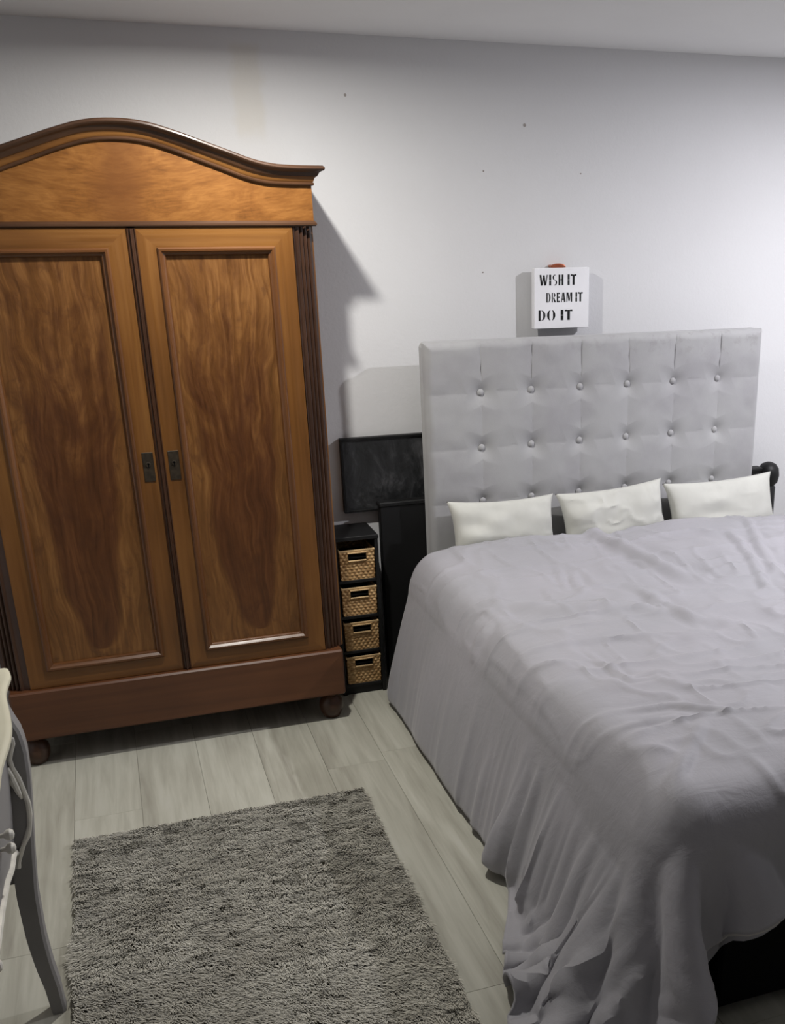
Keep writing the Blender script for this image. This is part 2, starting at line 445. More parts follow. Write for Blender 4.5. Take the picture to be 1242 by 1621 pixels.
ring_moulding('cornice_bead', prof, arch, W_DK, 0, True, S)
prof = [(.002, .006), (.006, .009), (.008, .014), (.010, .019), (.014, .023), (.018, .0245), (.0, .026)]
ring_moulding('cornice_band', prof, arch, W_H, 0, True, S)
prof = [(.0, .0235), (.017, .0235), (.019, .027), (.021, .029), (.023, .034), (.029, .038), (.037, .041), (.040, .046), (.039, .051), (.034, .055), (.0, .057), (-.03, .056)]
ring_moulding('cornice', prof, arch, W_DK, 0, True, S)
# doors
def door(xa, xb, hinge):
    z0, z1 = .289, 1.766; st = .066; rl = .064
    y0, y1 = YD, YD + .024
    d = MB().box(xa + .002, xb - .002, y0 + .014, y1, z0, z1).make('door', W_V, wd)
    pxa, pxb, pza, pzb = xa + st, xb - st, z0 + rl, z1 - rl
    # stiles with mitred ends, rails
    def mitre(name, poly, mat):
        MB().prism(poly, y0, y0 + .0145, 'y').make(name, mat, d)
    mitre('stile', [(xa, z0), (pxa, pza), (pxa, pzb), (xa, z1)], W_V)
    mitre('stile', [(xb, z0), (xb, z1), (pxb, pzb), (pxb, pza)], W_V)
    mitre('rail', [(xa, z0), (xb, z0), (pxb, pza), (pxa, pza)], W_H)
    mitre('rail', [(xa, z1), (pxa, pzb), (pxb, pzb), (xb, z1)], W_H)
    pm = m_panel('flame_veneer', (pxa + pxb) / 2 - WC, 3.7 if hinge < 0 else 9.1)
    MB().box(pxa - .001, pxb + .001, y0 + .010, y0 + .016, pza - .001, pzb + .001).make('panel', pm, d)
    # four mitred bolection mouldings round the panel
    pr = [(-.006, .002), (-.006, -.004), (-.001, -.009), (.005, -.009), (.009, -.004), (.012, .0), (.016, .001), (.019, .006), (.019, .011)]
    c4 = [(pxa, pza), (pxb, pza), (pxb, pzb), (pxa, pzb)]; sg = [(1, 1), (-1, 1), (-1, -1), (1, -1)]
    for e in range(4):
        P = []
        for (i_, dy) in pr:
            row = []
            for q in (e, (e + 1) % 4):
                row.append((c4[q][0] + sg[q][0] * i_, y0 + dy, c4[q][1] + sg[q][1] * i_))
            P.append(row)
        MB().grid(P).make('panel_moulding', W_MOH if e % 2 == 0 else W_MOV, d, True)
    return d
dl = door(-.388, .119, -1); dr = door(.142, .629, 1)
# astragal (reeded centre strip fixed to the right-hand door)
ap = [(.117, YD + .008), (.117, YD - .002), (.120, YD - .006), (.123, YD - .003), (.126, YD - .004), (.129, YD - .011), (.133, YD - .011), (.136, YD - .004), (.139, YD - .003),
      (.142, YD - .006), (.145, YD - .002), (.145, YD + .008)]
MB().prism(ap, .291, 1.764).make('astragal', W_DKV, dr, True)
for dd, xa, xb in ((dl, .0735, .109), (dr, .156, .191)):
    MB().box(xa, xb, YD - .0022, YD + .004, .973, 1.071, .001).make('lock_plate', IRON, dd)
    xc = (xa + xb) / 2
    kb = MB().lathe([(.0085, 0), (.0085, .0016), (.0065, .0022)], (xc, YD - .0022, 1.030), 16, 'y')
    kb.make('keyhole_collar', IRON, dd)
    MB().lathe([(.0035, 0), (.0035, .0006)], (xc, YD - .0044, 1.033), 12, 'y').box(xc - .0018, xc + .0018, YD - .005, YD - .0044, 1.021, 1.032).make('keyhole', HOLE, dd)

# ------------------------------------------------------------------ black basket tower
UX0, UX1, UY0, UY1, UZ = .722, .897, 3.94, 4.14, .656
un = thing('basket_tower', ((UX0 + UX1) / 2, 4.04, 0), 'narrow black four-tier storage tower squeezed between wardrobe and bed', 'shelf')
for a, b in ((UX0, UX0 + .014), (UX1 - .014, UX1)):
    MB().box(a, b, UY0, UY1, 0, UZ - .014, .001).make('side_panel', BLACK, un)
MB().box(UX0 - .002, UX1 + .002, UY0 - .004, UY1, UZ - .014, UZ + .002, .002).make('top_board', BLACK, un)
MB().box(UX0 + .014, UX1 - .014, UY1 - .006, UY1, .02, UZ - .014).make('back_panel', BLACKM, un)
SH = [.045, .188, .335, .482]
for z in SH: MB().box(UX0 + .014, UX1 - .014, UY0 + .004, UY1 - .006, z - .012, z, .001).make('shelf', BLACK, un)
MB().box(UX0 + .014, UX1 - .014, UY0 + .01, UY0 + .022, 0, .033).make('kick_board', BLACK, un)
def m_straw():
    m = Mat('seagrass', .75, .25); o = m.obj()
    n = m.noise(m.map(o, (60, 60, 160)), 1, 3, .6); r = m.noise(o, 14, 2)
    c = m.ramp(n, [(.3, lin(128, 96, 60)), (.5, lin(180, 144, 98)), (.72, lin(212, 182, 136))])
    m.col(m.mix(m.mr(r, .5, .75, 0, .4), c, lin(142, 104, 66))); m.bump(n, .3, .002); return m
STRAW = m_straw(); RIMM = m_simple('rim_cane', lin(196, 166, 122), .6, .3, var=.2, nscale=60)
def basket(zb, h, label):
    bx0, bx1 = UX0 + .022, UX1 - .018; by0, by1 = UY0 + .002, UY1 - .02
    cx_ = (bx0 + bx1) / 2
    t = thing('wicker_basket', (cx_, (by0 + by1) / 2, zb), label, 'basket', 'baskets in the black tower')
    ins = .005; rows = 9
    hole = (cx_ - .036, cx_ + .036, zb + h * .66, zb + h * .93)
    def wall(p0, p1, nrm, hole_=None, cols=15):
        nu, nv = cols * 4, rows * 4
        mb = MB(); V = []; F = []
        for i in range(nu + 1):
            u = i / nu
            for j in range(nv + 1):
                v = j / nv; r = int(min(v * rows, rows - 1)); fv = v * rows - r
                ph = math.cos(math.pi * (u * cols + r))
                d = .0018 * ph * (math.sin(math.pi * fv) ** .6) + .002 * math.sin(math.pi * fv)
                tp = ins * (1 - v)
                V.append((p0[0] + (p1[0] - p0[0]) * u + nrm[0] * (d - tp), p0[1] + (p1[1] - p0[1]) * u + nrm[1] * (d - tp), zb + .002 + (h - .004) * v))
        for i in range(nu):
            for j in range(nv):
                k = i * (nv + 1) + j
                if hole_:
                    c = [(V[k][q] + V[k + nv + 2][q]) / 2 for q in range(3)]
                    if hole_[0] < c[0] < hole_[1] and hole_[2] < c[2] < hole_[3]: continue
                F.append((k, k + nv + 1, k + nv + 2, k + 1))
        return V, F
    mb = MB()
    mb.add(*wall((bx0, by0), (bx1, by0), (0, -1), hole)); mb.add(*wall((bx1, by0), (bx1, by1), (1, 0), None, 20))
    mb.add(*wall((bx1, by1), (bx0, by1), (0, 1))); mb.add(*wall((bx0, by1), (bx0, by0), (-1, 0), None, 20))
    mb.box(bx0 + .004, bx1 - .004, by0 + .004, by1 - .004, zb, zb + .005)
    mb.make('woven_body', STRAW, t, True)
    zt = zb + h
    MB().tube([(bx0, by0, zt), (bx1, by0, zt), (bx1, by1, zt), (bx0, by1, zt)], .0042, 8, True).make('rim', RIMM, t, True)
    a, b, c, d = hole
    MB().tube([(a, by0 - .003, d), (a, by0 - .003, c), (b, by0 - .003, c), (b, by0 - .003, d)], .0036, 8, True).make('handle_frame', RIMM, t, True)
    MB().box(bx0 + .01, bx1 - .01, by0 + .012, by1 - .01, zb + .006, zb + h * .72).make('dark_contents', BLACKM, t)
    return t
for z, h, l in zip(SH[::-1], (.118, .113, .116, .114), ('seagrass basket in the topmost tier of the black tower', 'seagrass basket in the second tier from the top of the black tower',
                    'seagrass basket in the third tier from the top of the black tower', 'seagrass basket in the lowest tier of the black tower, nearest the floor')):
    basket(z + .001, h, l)

# ------------------------------------------------------------------ dark picture on the wall
pic = thing('picture', (.99, YB, .855), 'dark canvas picture in thin black frame hung low beside the headboard', 'picture')
PX0, PX1, PZ0, PZ1 = .812, 1.232, .705, 1.000; PY = YB - .024
for a, b, c, d in ((PX0, PX1, PZ1 - .009, PZ1), (PX0, PX1, PZ0, PZ0 + .009), (PX0, PX0 + .009, PZ0 + .009, PZ1 - .009), (PX1 - .009, PX1, PZ0 + .009, PZ1 - .009)):
    MB().box(a, b, PY - .006, YB - .001, c, d, .001).make('frame_bar', BLACK, pic)
def m_canvas():
    m = Mat('dark_canvas', .42, .5); o = m.obj()
    f = m.noise(m.map(o, (1, 1, .6)), 9, 6, .7, .6); g = m.vor(m.map(o, (1, 1, 1)), 42)
    m.col(m.ramp(f, [(.35, (.008, .009, .009)), (.52, (.022, .023, .025)), (.70, (.085, .085, .09))]))  # palest mottling paints the canvas's reflected light into its colour
    m.bump(m.math('ADD', f, m.math('MULTIPLY', g, .35)), .5, .01); return m
MB().box(PX0 + .009, PX1 - .009, PY, YB - .002, PZ0 + .009, PZ1 - .009).make('canvas', m_canvas(), pic)

# ------------------------------------------------------------------ wall sign
SX0, SX1, SZ0, SZ1 = 1.612, 1.848, 1.384, 1.613; SY = YB - .055
sg = thing('wall_sign', (1.74, YB, 1.5), 'small white wooden sign with black stencilled words above the headboard', 'sign')
WHITEP = m_simple('white_sign_paint', lin(232, 232, 236), .55, .3, bump=(60, .15, .003), var=.04)
MB().box(SX0, SX1, SY, SY + .028, SZ0, SZ1, .002).make('board', WHITEP, sg)
COPPER = m_simple('copper_clip', lin(176, 104, 76), .35, .5, .8)
MB().tube([(1.688 + .062 * q / 8, SY + .014, SZ1 + .002 + .010 * math.sin(math.pi * q / 8) ** .4) for q in range(9)], .0032, 8).make('hanger', COPPER, sg, True)
MB().box(1.692, 1.744, SY + .006, YB - .001, SZ1, SZ1 + .010, .003).make('clip', COPPER, sg)
INK = m_simple('black_stencil_ink', (.012, .012, .013), .7, .2)
def stroke(pts, w):          # flat thick polyline as quads
    out = []
    for (a, b), (c, d) in zip(pts[:-1], pts[1:]):
        L = math.hypot(c - a, d - b); nx_, ny_ = -(d - b) / L * w / 2, (c - a) / L * w / 2
        out.append([(a + nx_, b + ny_), (c + nx_, d + ny_), (c - nx_, d - ny_), (a - nx_, b - ny_)])
    return out
def rect(a, b, c, d): return [[(a, c), (b, c), (b, d), (a, d)]]
def arc(cx_, cz, rx, rz, a0, a1, w0, n=8):
    """crescent: thick in the middle, thin at the ends"""
    o_, i_ = [], []
    for k in range(n + 1):
        a = math.radians(a0 + (a1 - a0) * k / n); t = w0 * (.35 + .65 * math.sin(math.pi * k / n))
        o_.append((cx_ + rx * math.cos(a), cz + rz * math.sin(a))); i_.append((cx_ + (rx - t) * math.cos(a), cz + (rz - t * .6) * math.sin(a)))
    return [[o_[k], o_[k + 1], i_[k + 1], i_[k]] for k in range(n)]
GL = {   # condensed stencil capitals, height 1: (width, quads)
 'W': (.84, stroke([(.10, 1), (.24, 0)], .16) + stroke([(.29, .04), (.42, .95)], .07) + stroke([(.42, .95), (.56, 0)], .16) + stroke([(.61, .04), (.76, 1)], .08)),
 'I': (.30, rect(.06, .24, 0, .46) + rect(.06, .24, .50, 1)),
 'S': (.50, arc(.25, .74, .21, .26, 60, 270, .13) + arc(.25, .26, .21, .26, -120, 90, .13)),
 'H': (.58, rect(.06, .22, 0, 1) + rect(.36, .52, 0, 1) + rect(.25, .36, .45, .56)),
 'T': (.52, rect(.17, .35, 0, .97) + rect(.0, .15, .84, 1) + rect(.37, .52, .84, 1)),
 'D': (.58, rect(.06, .20, 0, 1) + arc(.24, .5, .30, .5, -88, 88, .15)),
 'R': (.54, rect(.06, .18, 0, 1) + arc(.22, .75, .26, .25, -85, 85, .12) + stroke([(.28, .46), (.46, 0)], .14)),
 'E': (.46, rect(.06, .22, 0, 1) + rect(.25, .42, .86, 1) + rect(.25, .38, .45, .58) + rect(.25, .42, 0, .14)),
 'A': (.62, stroke([(.10, 0), (.27, 1)], .08) + stroke([(.33, 1), (.50, 0)], .17) + rect(.20, .36, .24, .34)),
 'M': (.74, rect(.04, .12, 0, 1) + stroke([(.17, 1), (.35, .1)], .14) + stroke([(.38, .1), (.52, 1)], .06) + rect(.55, .70, 0, 1)),
 'O': (.64, arc(.30, .5, .27, .5, 100, 260, .16) + arc(.34, .5, .27, .5, -80, 80, .16)), ' ': (.26, [])}
def word(txt, x0, x1, z0, z1):
    tot = sum(GL[c][0] + .05 for c in txt) - .05; kx = (x1 - x0) / tot; kz = z1 - z0; x = x0; mb = MB()
    for c in txt:
        for q in GL[c][1]:
            mb.prism([(x + a * kx, z0 + b * kz) for a, b in q], SY - .0008, SY + .0005, 'y')
        x += (GL[c][0] + .05) * kx
    mb.make('word', INK, sg)['label'] = 'black stencilled word ' + txt
def line(w1, w2, x0, x1, z0, z1):
    L = lambda t: sum(GL[c][0] + .05 for c in t)
    t1, t2 = L(w1), L(w2); k = (x1 - x0) / (t1 + .31 + t2)
    word(w1, x0, x0 + t1 * k, z0, z1); word(w2, x1 - t2 * k, x1, z0, z1)
line('WISH', 'IT', 1.634, 1.792, 1.548, 1.588); line('DREAM', 'IT', 1.662, 1.820, 1.484, 1.520); line('DO', 'IT', 1.627, 1.776, 1.415, 1.455)

# ------------------------------------------------------------------ black panel and post behind the headboard
bp = thing('black_headboard', (1.85, 4.05, 0), 'low black wooden headboard standing behind the grey upholstered one', 'headboard')
MB().box(.934, 2.68, 4.035, 4.075, 0, .742, .004).make('panel', BLACK, bp)
MB().box(.930, 2.684, 4.03, 4.08, .738, .756, .004).make('top_rail', BLACK, bp)
MB().lathe([(.036, 0), (.036, .66), (.030, .67), (.044, .685), (.050, .715), (.046, .745), (.032, .765), (.012, .774)], (2.725, 4.05, 0), 28).make('post', BLACK, bp, True)

# ------------------------------------------------------------------ bed
VELV = None
def m_velvet():
    m = Mat('grey_velvet', .8, .25); o = m.obj()
    n = m.noise(o, 3.5, 4, .6); n2 = m.noise(o, 26, 4, .65, .5)
    c = m.mix(m.mr(n, .35, .7), lin(168, 168, 169), lin(157, 156, 159))
    x, y, z = m.sep(o)
    rub = m.math('MULTIPLY', m.mr(n2, .5, .68), m.mr(m.math('ADD', z, m.math('MULTIPLY', x, .10)), 1.22, 1.42))
    m.col(m.mix(m.math('MULTIPLY', rub, .35), c, lin(128, 126, 124)))
    m.bump(m.math('ADD', m.noise(o, 260, 2), m.math('MULTIPLY', n2, .7)), .10, .003)
    m.b.inputs['Sheen Weight'].default_value = .45; m.b.inputs['Sheen Roughness'].default_value = .35; return m
VELV = m_velvet()
bed = thing('bed', (1.86, 2.85, 0), 'large bed with tall grey velvet button-tufted headboard and black base', 'bed')
MB().box(1.14, 2.58, 1.735, 3.86, .035, .315, .008).make('base', m_simple('black_divan_fabric', (.005, .005, .005), .9, .1), bed)
for sx in (1.2, 2.52):
    for sy in (1.80, 3.75):
        MB().lathe([(.02, 0), (.026, .034)], (sx, sy, 0), 16).make('leg', BLACK, bed)
HX0, HX1, HZ1, HYF, HYB = 1.116, 2.592, 1.362, 3.955, 4.028
bcx = [1.341 + .2094 * k for k in range(6)]; bcz = [1.168, .955, .742]
def headboard():
    nx_, nz_ = 520, 340
    zs = np.linspace(.28, HZ1, nz_); xs = np.linspace(HX0, HX1, nx_)
    X, Z = np.meshgrid(xs, zs, indexing='ij')
    ed = np.minimum(np.minimum(X - HX0, HX1 - X), HZ1 - Z); r = .034
    e = np.clip(1 - ed / r, 0, 1); dep = r * (1 - np.sqrt(np.clip(1 - e * e, 0, 1)))       # rounded rim
    D = np.zeros_like(X)
    def groove(d, w, amp): return amp * np.exp(-(np.abs(d) / w) ** 1.1)
    for x in bcx:
        up = np.clip((Z - bcz[0]) / .05, 0, 1)
        D = np.maximum(D, groove(X - x - .002 * np.sin(Z * 23 + x * 9), .0042, 1) * (.0095 + .003 * up))
        D = np.maximum(D, groove(X - x, .045, .0085))
    for z in bcz + [.53]:
        D = np.maximum(D, groove(Z - z + .006 * np.sin((X - HX0) * 15), .0042, .0064)); D = np.maximum(D, groove(Z - z, .045, .0060))
    for x in bcx:
        for z in bcz + [.53]:
            rr = np.hypot(X - x, Z - z); D = np.maximum(D, .031 * np.exp(-(rr / .036) ** 1.05))
    rng = np.random.RandomState(3); D += .0009 * smooth_field(rng, nx_, nz_, (26, 20))
    Y = HYF + dep + D * np.clip(ed / .03, 0, 1)
    P = np.stack([X, Y, Z], -1)
    mb = MB().grid(P)
    h = mb.make('headboard', VELV, bed, True)
    return h
hb = headboard()
# upholstered sides, top and back of the headboard
o_ = .0
rim = [(HX0, .28)] + [(HX0, HZ1 - .02), (HX0 + .006, HZ1 - .006), (HX0 + .02, HZ1)] + [(HX1 - .02, HZ1), (HX1 - .006, HZ1 - .006), (HX1, HZ1 - .02), (HX1, .28)]
MB().prism(rim, HYF + .034, HYB, 'y').make('headboard_side', VELV, bed)
for x in bcx:
    for z in bcz:
        MB().lathe([(.0125, -.004), (.0135, .0), (.0125, .004), (.009, .0072), (.004, .0088), (.0006, .0092)], (x, HYF + .022, z), 18, 'y').make('button', VELV, hb, True)
for sx in (1.3, 2.4):
    MB().box(sx - .03, sx + .03, HYB - .02, HYB, 0, .3).make('headboard_strut', BLACK, bed)

SHEET = m_fabric('white_cotton', lin(200, 200, 194), lin(190, 190, 184), .2, 700, 5, .10)
def rbox(x0, x1, y0, y1, z0, z1, r, n=5):
    """box with rounded edges from a subdivided cube"""
    c = np.array([(x0 + x1) / 2, (y0 + y1) / 2, (z0 + z1) / 2]); h = np.array([(x1 - x0) / 2, (y1 - y0) / 2, (z1 - z0) / 2])
    def axis(hh):
        a = np.linspace(-1, -.0, n + 1); t = -hh + r * (1 + a) ; return np.concatenate([t, -t[::-1]])
    mb = MB()
    for ax in range(3):
        a, b = [(1, 2), (2, 0), (0, 1)][ax]
        U, V_ = np.meshgrid(axis(h[a]), axis(h[b]), indexing='ij')
        for s in (-1, 1):
            P = np.zeros(U.shape + (3,)); P[..., ax] = s * h[ax]; P[..., a] = U; P[..., b] = V_
            core = np.clip(P, -(h - r), h - r); d = P - core
            d /= np.maximum(np.sqrt((d * d).sum(-1, keepdims=True)), 1e-9)
            mb.grid(core + d * r + c)
    return mb
mt = rbox(1.12, 2.60, 1.80, 3.94, .317, .522, .05).make('mattress', SHEET, None, True, base=(1.86, 2.87, .317))
tag(mt, 'thick mattress with white sheet under the grey-lilac duvet', 'mattress')

# duvet: cloth draped over the bed by a small position-based solver
def duvet_cloth():
    rng = np.random.RandomState(7)
    ds = .024
    x0, x1 = .535, 3.06; yh, yf = 3.80, 1.575
    nx, ny = int((x1 - x0) / ds) + 1, 96
    a = np.linspace(x0, x1, nx); b = np.linspace(yh, yf, ny)
    A, B = np.meshgrid(a, b, indexing='ij')
    sm = lambda k: smooth_field(rng, nx, ny, k)
    ss = lambda t: np.clip(t, 0, 1) ** 2 * (3 - 2 * np.clip(t, 0, 1))
    hem0 = lambda a_: np.clip((.95 - a_) / .2, 0, 1)
    A0 = A.copy(); B0 = B.copy(); wl = np.clip((1.15 - A) / .6, 0, 1)
    A = A - .12 * wl * ss((2.55 - B) / .55)
    B = B - .05 * ss((1.35 - A0) / .5) * np.clip((1.9 - B) / .3, 0, 1)
    pat = np.stack([A, B], -1); ln = lambda s1, s2: np.sqrt(((pat[s2] - pat[s1]) ** 2).sum(-1))
    P = np.stack([A, B, .60 + .006 * sm((22, 20)) + .002 * rng.randn(nx, ny)], -1)
    g1 = smooth_field(rng, 2, ny, (1, 15))[:1]; g2 = smooth_field(rng, nx, 2, (17, 1))[:, :1]     # seeds of the hanging folds
    P[..., 2] += .035 * g1 * hem0(A0) + .03 * g2 * np.clip((1.75 - B) / .1, 0, 1); V = np.zeros_like(P)
    dx = a[1] - a[0]; dy = b[0] - b[1]
    sx = 1 + .014 * np.clip(sm((9, 8)), -.3, 1.5); sy = 1 + .012 * np.clip(sm((8, 9)), -.3, 1.5)
    hem = np.clip((.98 - A) / .30, 0, 1); sy = sy * (1 + (.02 + .11 * sm((3, 9)).clip(0, 1.3)) * hem * np.clip((2.65 - B) / .5, 0, 1) + .025 * hem * sm((4, 7)).clip(0, 1))
    fh = np.clip((1.74 - B) / .12, 0, 1); sx = sx * (1 + .08 * fh * np.clip((1.35 - A) / .3, 0, 1))
    rad = .11
    lo = np.array([1.0, 1.755, -.5]); hi = np.array([2.72, 4.2, .545]); c = (lo + hi) / 2; h = (hi - lo) / 2 - rad
    def sdf(P):
        Q = P.copy(); lean = np.clip(.5 - P[..., 2], 0, .5)
        Q[..., 0] += np.where(P[..., 0] < 1.6, .22 * lean, 0); Q[..., 1] += .06 * lean
        q = Q - c; d = np.abs(q) - h; dm = np.maximum(d, 0); L = np.sqrt((dm ** 2).sum(-1))
        out = L + np.minimum(d.max(-1), 0) - rad
        n = np.sign(q) * dm / np.maximum(L, 1e-9)[..., None]; n[L < 1e-6] = (0, 0, 1)
        return out, n
    def con(P, s1, s2, rest, k):
        d = P[s2] - P[s1]; L = np.sqrt((d * d).sum(-1)) + 1e-9
        e = (k * .5 * (L - rest) / L)[..., None] * d; P[s1] += e; P[s2] -= e
    sl = slice; al = sl(None); C = []
    for o in (0, 1):
        n_ = (nx - o) // 2; m_ = (ny - o) // 2
        s1 = (sl(o, o + 2 * n_ - 1, 2), al); s2 = (sl(o + 1, o + 2 * n_, 2), al); C.append((s1, s2, ln(s1, s2) * sx[s1], 1.))
        s1 = (al, sl(o, o + 2 * m_ - 1, 2)); s2 = (al, sl(o + 1, o + 2 * m_, 2)); C.append((s1, s2, ln(s1, s2) * sy[s1], 1.))
    for o in (0, 1):
        n_ = (nx - o) // 2; u1 = sl(o, o + 2 * n_ - 1, 2); u2 = sl(o + 1, o + 2 * n_, 2)
        for r in (0, 1):
            m_ = (ny - r) // 2; t1 = sl(r, r + 2 * m_ - 1, 2); t2 = sl(r + 1, r + 2 * m_, 2)
            for s1, s2 in (((u1, t1), (u2, t2)), ((u2, t1), (u1, t2))): C.append((s1, s2, ln(s1, s2) * 1.01, .3))
    for o in range(4):
        n_ = (nx - o) // 4; m_ = (ny - o) // 4
        s1, s2 = (sl(o, o + 4 * n_ - 3, 4), al), (sl(o + 2, o + 4 * n_ - 1, 4), al); C.append((s1, s2, ln(s1, s2) * 1.005, .2))
        s1, s2 = (al, sl(o, o + 4 * m_ - 3, 4)), (al, sl(o + 2, o + 4 * m_ - 1, 4)); C.append((s1, s2, ln(s1, s2) * 1.005, .2))
    for o in range(8):
        n_ = (nx - o) // 8; m_ = (ny - o) // 8
        s1, s2 = (sl(o, o + 8 * n_ - 7, 8), al), (sl(o + 4, o + 8 * n_ - 3, 8), al); C.append((s1, s2, ln(s1, s2), .05))
        s1, s2 = (al, sl(o, o + 8 * m_ - 7, 8)), (al, sl(o + 4, o + 8 * m_ - 3, 8)); C.append((s1, s2, ln(s1, s2), .05))
    dt = 1 / 130.
    for it in range(420):
        V[..., 2] -= 5. * dt; V *= .99 if it < 260 else .95
        O = P.copy(); P = P + V * dt
        for _ in range(4):
            for s1, s2, r, k in C: con(P, s1, s2, r, k)
            d, n = sdf(P); m = d < .012
            P += n * np.where(m, .012 - d, 0)[..., None]
            fl = P[..., 2] < .012; P[..., 2] = np.maximum(P[..., 2], .012)
            if m.any():
                D = (P - O)[m]; P[m] -= .175 * (D - n[m] * (D * n[m]).sum(-1, keepdims=True))
            P[fl, :2] -= .45 * (P - O)[fl][:, :2]
        V = (P - O) / dt
        sp = np.sqrt((V * V).sum(-1, keepdims=True)); V *= np.minimum(1, 3. / np.maximum(sp, 1e-6))
    return P, np.stack([A0, B0], -1)
def refine(P, k):
    """Catmull-Rom upsampling of a grid by k in both directions"""
    def up(P):
        n = P.shape[0]; E = np.concatenate([2 * P[:1] - P[1:2], P, 2 * P[-1:] - P[-2:-1]])
        out = []
        for j in range(k):
            t = j / k; p0, p1, p2, p3 = E[:n - 1], E[1:n], E[2:n + 1], E[3:n + 2]
            out.append(.5 * (2 * p1 + (p2 - p0) * t + (2 * p0 - 5 * p1 + 4 * p2 - p3) * t * t + (3 * p1 - p0 - 3 * p2 + p3) * t ** 3))
        Q = np.stack(out, 1).reshape((-1,) + P.shape[1:]); return np.concatenate([Q, P[-1:]])
    return up(up(P).swapaxes(0, 1)).swapaxes(0, 1)
def normals(P):
    du = np.gradient(P, axis=0); dv = np.gradient(P, axis=1); n = np.cross(dv, du)
    n /= np.maximum(np.sqrt((n * n).sum(-1, keepdims=True)), 1e-9); return n
DUV, DPAT = duvet_cloth()
def m_duvet():
    m = Mat('lilac_grey_cotton', .62, .35); o = m.obj()
    n = m.noise(o, 2.4, 3); c = m.mix(m.mr(n, .3, .7), lin(162, 160, 166), lin(155, 154, 159)); m.col(c)
    wr = m.noise(m.map(o, (1, 2.6, 2), rot=(0, 0, .5)), 5, 5, .6, 1.6); wr2 = m.noise(m.map(o, (2.4, 1, 2), rot=(0, 0, -.3)), 9, 4, .55, 1.2)
    m.bump(m.math('ADD', m.math('ADD', m.math('MULTIPLY', wr, 1.0), m.math('MULTIPLY', wr2, .5)), m.math('MULTIPLY', m.noise(o, 800, 2), .03)), .14, .02)
    m.b.inputs['Sheen Weight'].default_value = .25; m.b.inputs['Sheen Roughness'].default_value = .35; return m
DUVM = m_duvet()
Pf = refine(DUV, 3)
rng = np.random.RandomState(11)
nn = normals(Pf); nx_, ny_ = Pf.shape[:2]
top = np.clip((Pf[..., 2] - .45) / .1, 0, 1)
puff = .012 * smooth_field(rng, nx_, ny_, (6, 6)) + .006 * smooth_field(rng, nx_, ny_, (13, 12))
f1 = smooth_field(rng, nx_, ny_, (10, 26)); f2 = smooth_field(rng, nx_, ny_, (34, 16))
ridge = .010 * (1 - np.abs(f1)).clip(0, 1) ** 3 + .007 * (1 - np.abs(f2)).clip(0, 1) ** 3
crease = np.zeros(Pf.shape[:2])
for L, wdt, amp in (([(1.55, 3.9), (1.734, 3.818), (1.776, 3.556), (1.803, 3.348), (1.883, 3.207)], .022, .020), ([(.86, 2.77), (.901, 2.914), (.985, 3.032), (1.105, 3.068)], .014, .014),
        ([(1.298, 2.125), (1.174, 1.985), (1.037, 1.825)], .010, .008), ([(1.487, 3.409), (1.42, 3.2)], .012, .010), ([(1.464, 3.503), (1.376, 3.18)], .010, .007),
        ([(1.623, 3.193), (1.634, 2.934), (1.654, 2.762)], .016, .013), ([(1.084, 2.251), (1.253, 2.226), (1.394, 2.086)], .010, .008), ([(1.051, 2.145), (1.246, 2.146)], .009, .007),
        ([(1.213, 2.703), (1.235, 2.412), (1.326, 2.399)], .009, .007), ([(2.253, 3.605), (2.156, 3.264), (2.063, 2.976)], .012, .010), ([(2.43, 3.747), (2.27, 3.4), (2.203, 3.159)], .012, .010),
        ([(1.074, 3.231), (1.274, 3.046), (1.518, 2.981), (1.804, 2.67)], .030, .012)):
    best = np.full(Pf.shape[:2], 9.)
    for (xa, ya), (xb, yb) in zip(L[:-1], L[1:]):
        ux, uy = xb - xa, yb - ya; t_ = np.clip(((Pf[..., 0] - xa) * ux + (Pf[..., 1] - ya) * uy) / (ux * ux + uy * uy), 0, 1)
        best = np.minimum(best, np.hypot(Pf[..., 0] - xa - ux * t_, Pf[..., 1] - ya - uy * t_))
    d0 = np.hypot(Pf[..., 0] - L[0][0], Pf[..., 1] - L[0][1]); d1 = np.hypot(Pf[..., 0] - L[-1][0], Pf[..., 1] - L[-1][1])
    tp = np.clip(np.minimum(d0, d1) / .10, 0, 1); wv = wdt * 1.25
    crease += tp * .95 * (amp * np.exp(-(best / wv) ** 2) - .5 * amp * np.exp(-((best - 2.2 * wv) / (1.3 * wv)) ** 2))
Pf = Pf + nn * ((puff + ridge + crease) * top + .02 * top + .035 * np.clip((Pf[..., 1] - 3.2) / .5, 0, 1) * top)[..., None]
# hanging folds, running down the drop and radiating round the corner
Q = refine(DPAT, 3); dl = np.maximum(.97 - Q[..., 0], 0); df = np.maximum(1.76 - Q[..., 1], 0)
th = np.arctan2(df, dl + 1e-6) * (dl + df > 0); d_ = np.hypot(dl, df)
sp_ = np.where(df > 0, 1.76 - th * .24 - np.maximum(Q[..., 0] - .97, 0), Q[..., 1])
def n1(x, f, seed):
    r_ = np.random.RandomState(seed).randn(400); t_ = (x + 5) * f; i_ = np.floor(t_).astype(int) % 398; u_ = t_ - np.floor(t_); u_ = u_ * u_ * (3 - 2 * u_)
    return r_[i_] * (1 - u_) + r_[i_ + 1] * u_
sw = sp_ + .05 * n1(d_, 5, 31) * d_ + .25 * (sp_ - 2.1) * d_ * (sp_ > 1.6) * (sp_ < 2.9) * -.5
kk = np.interp(sp_, [.2, .9, 1.25, 1.5, 1.9, 2.3, 2.7, 3.1, 3.9], [.2, .35, .8, 1., 1., .8, .45, .35, .4])
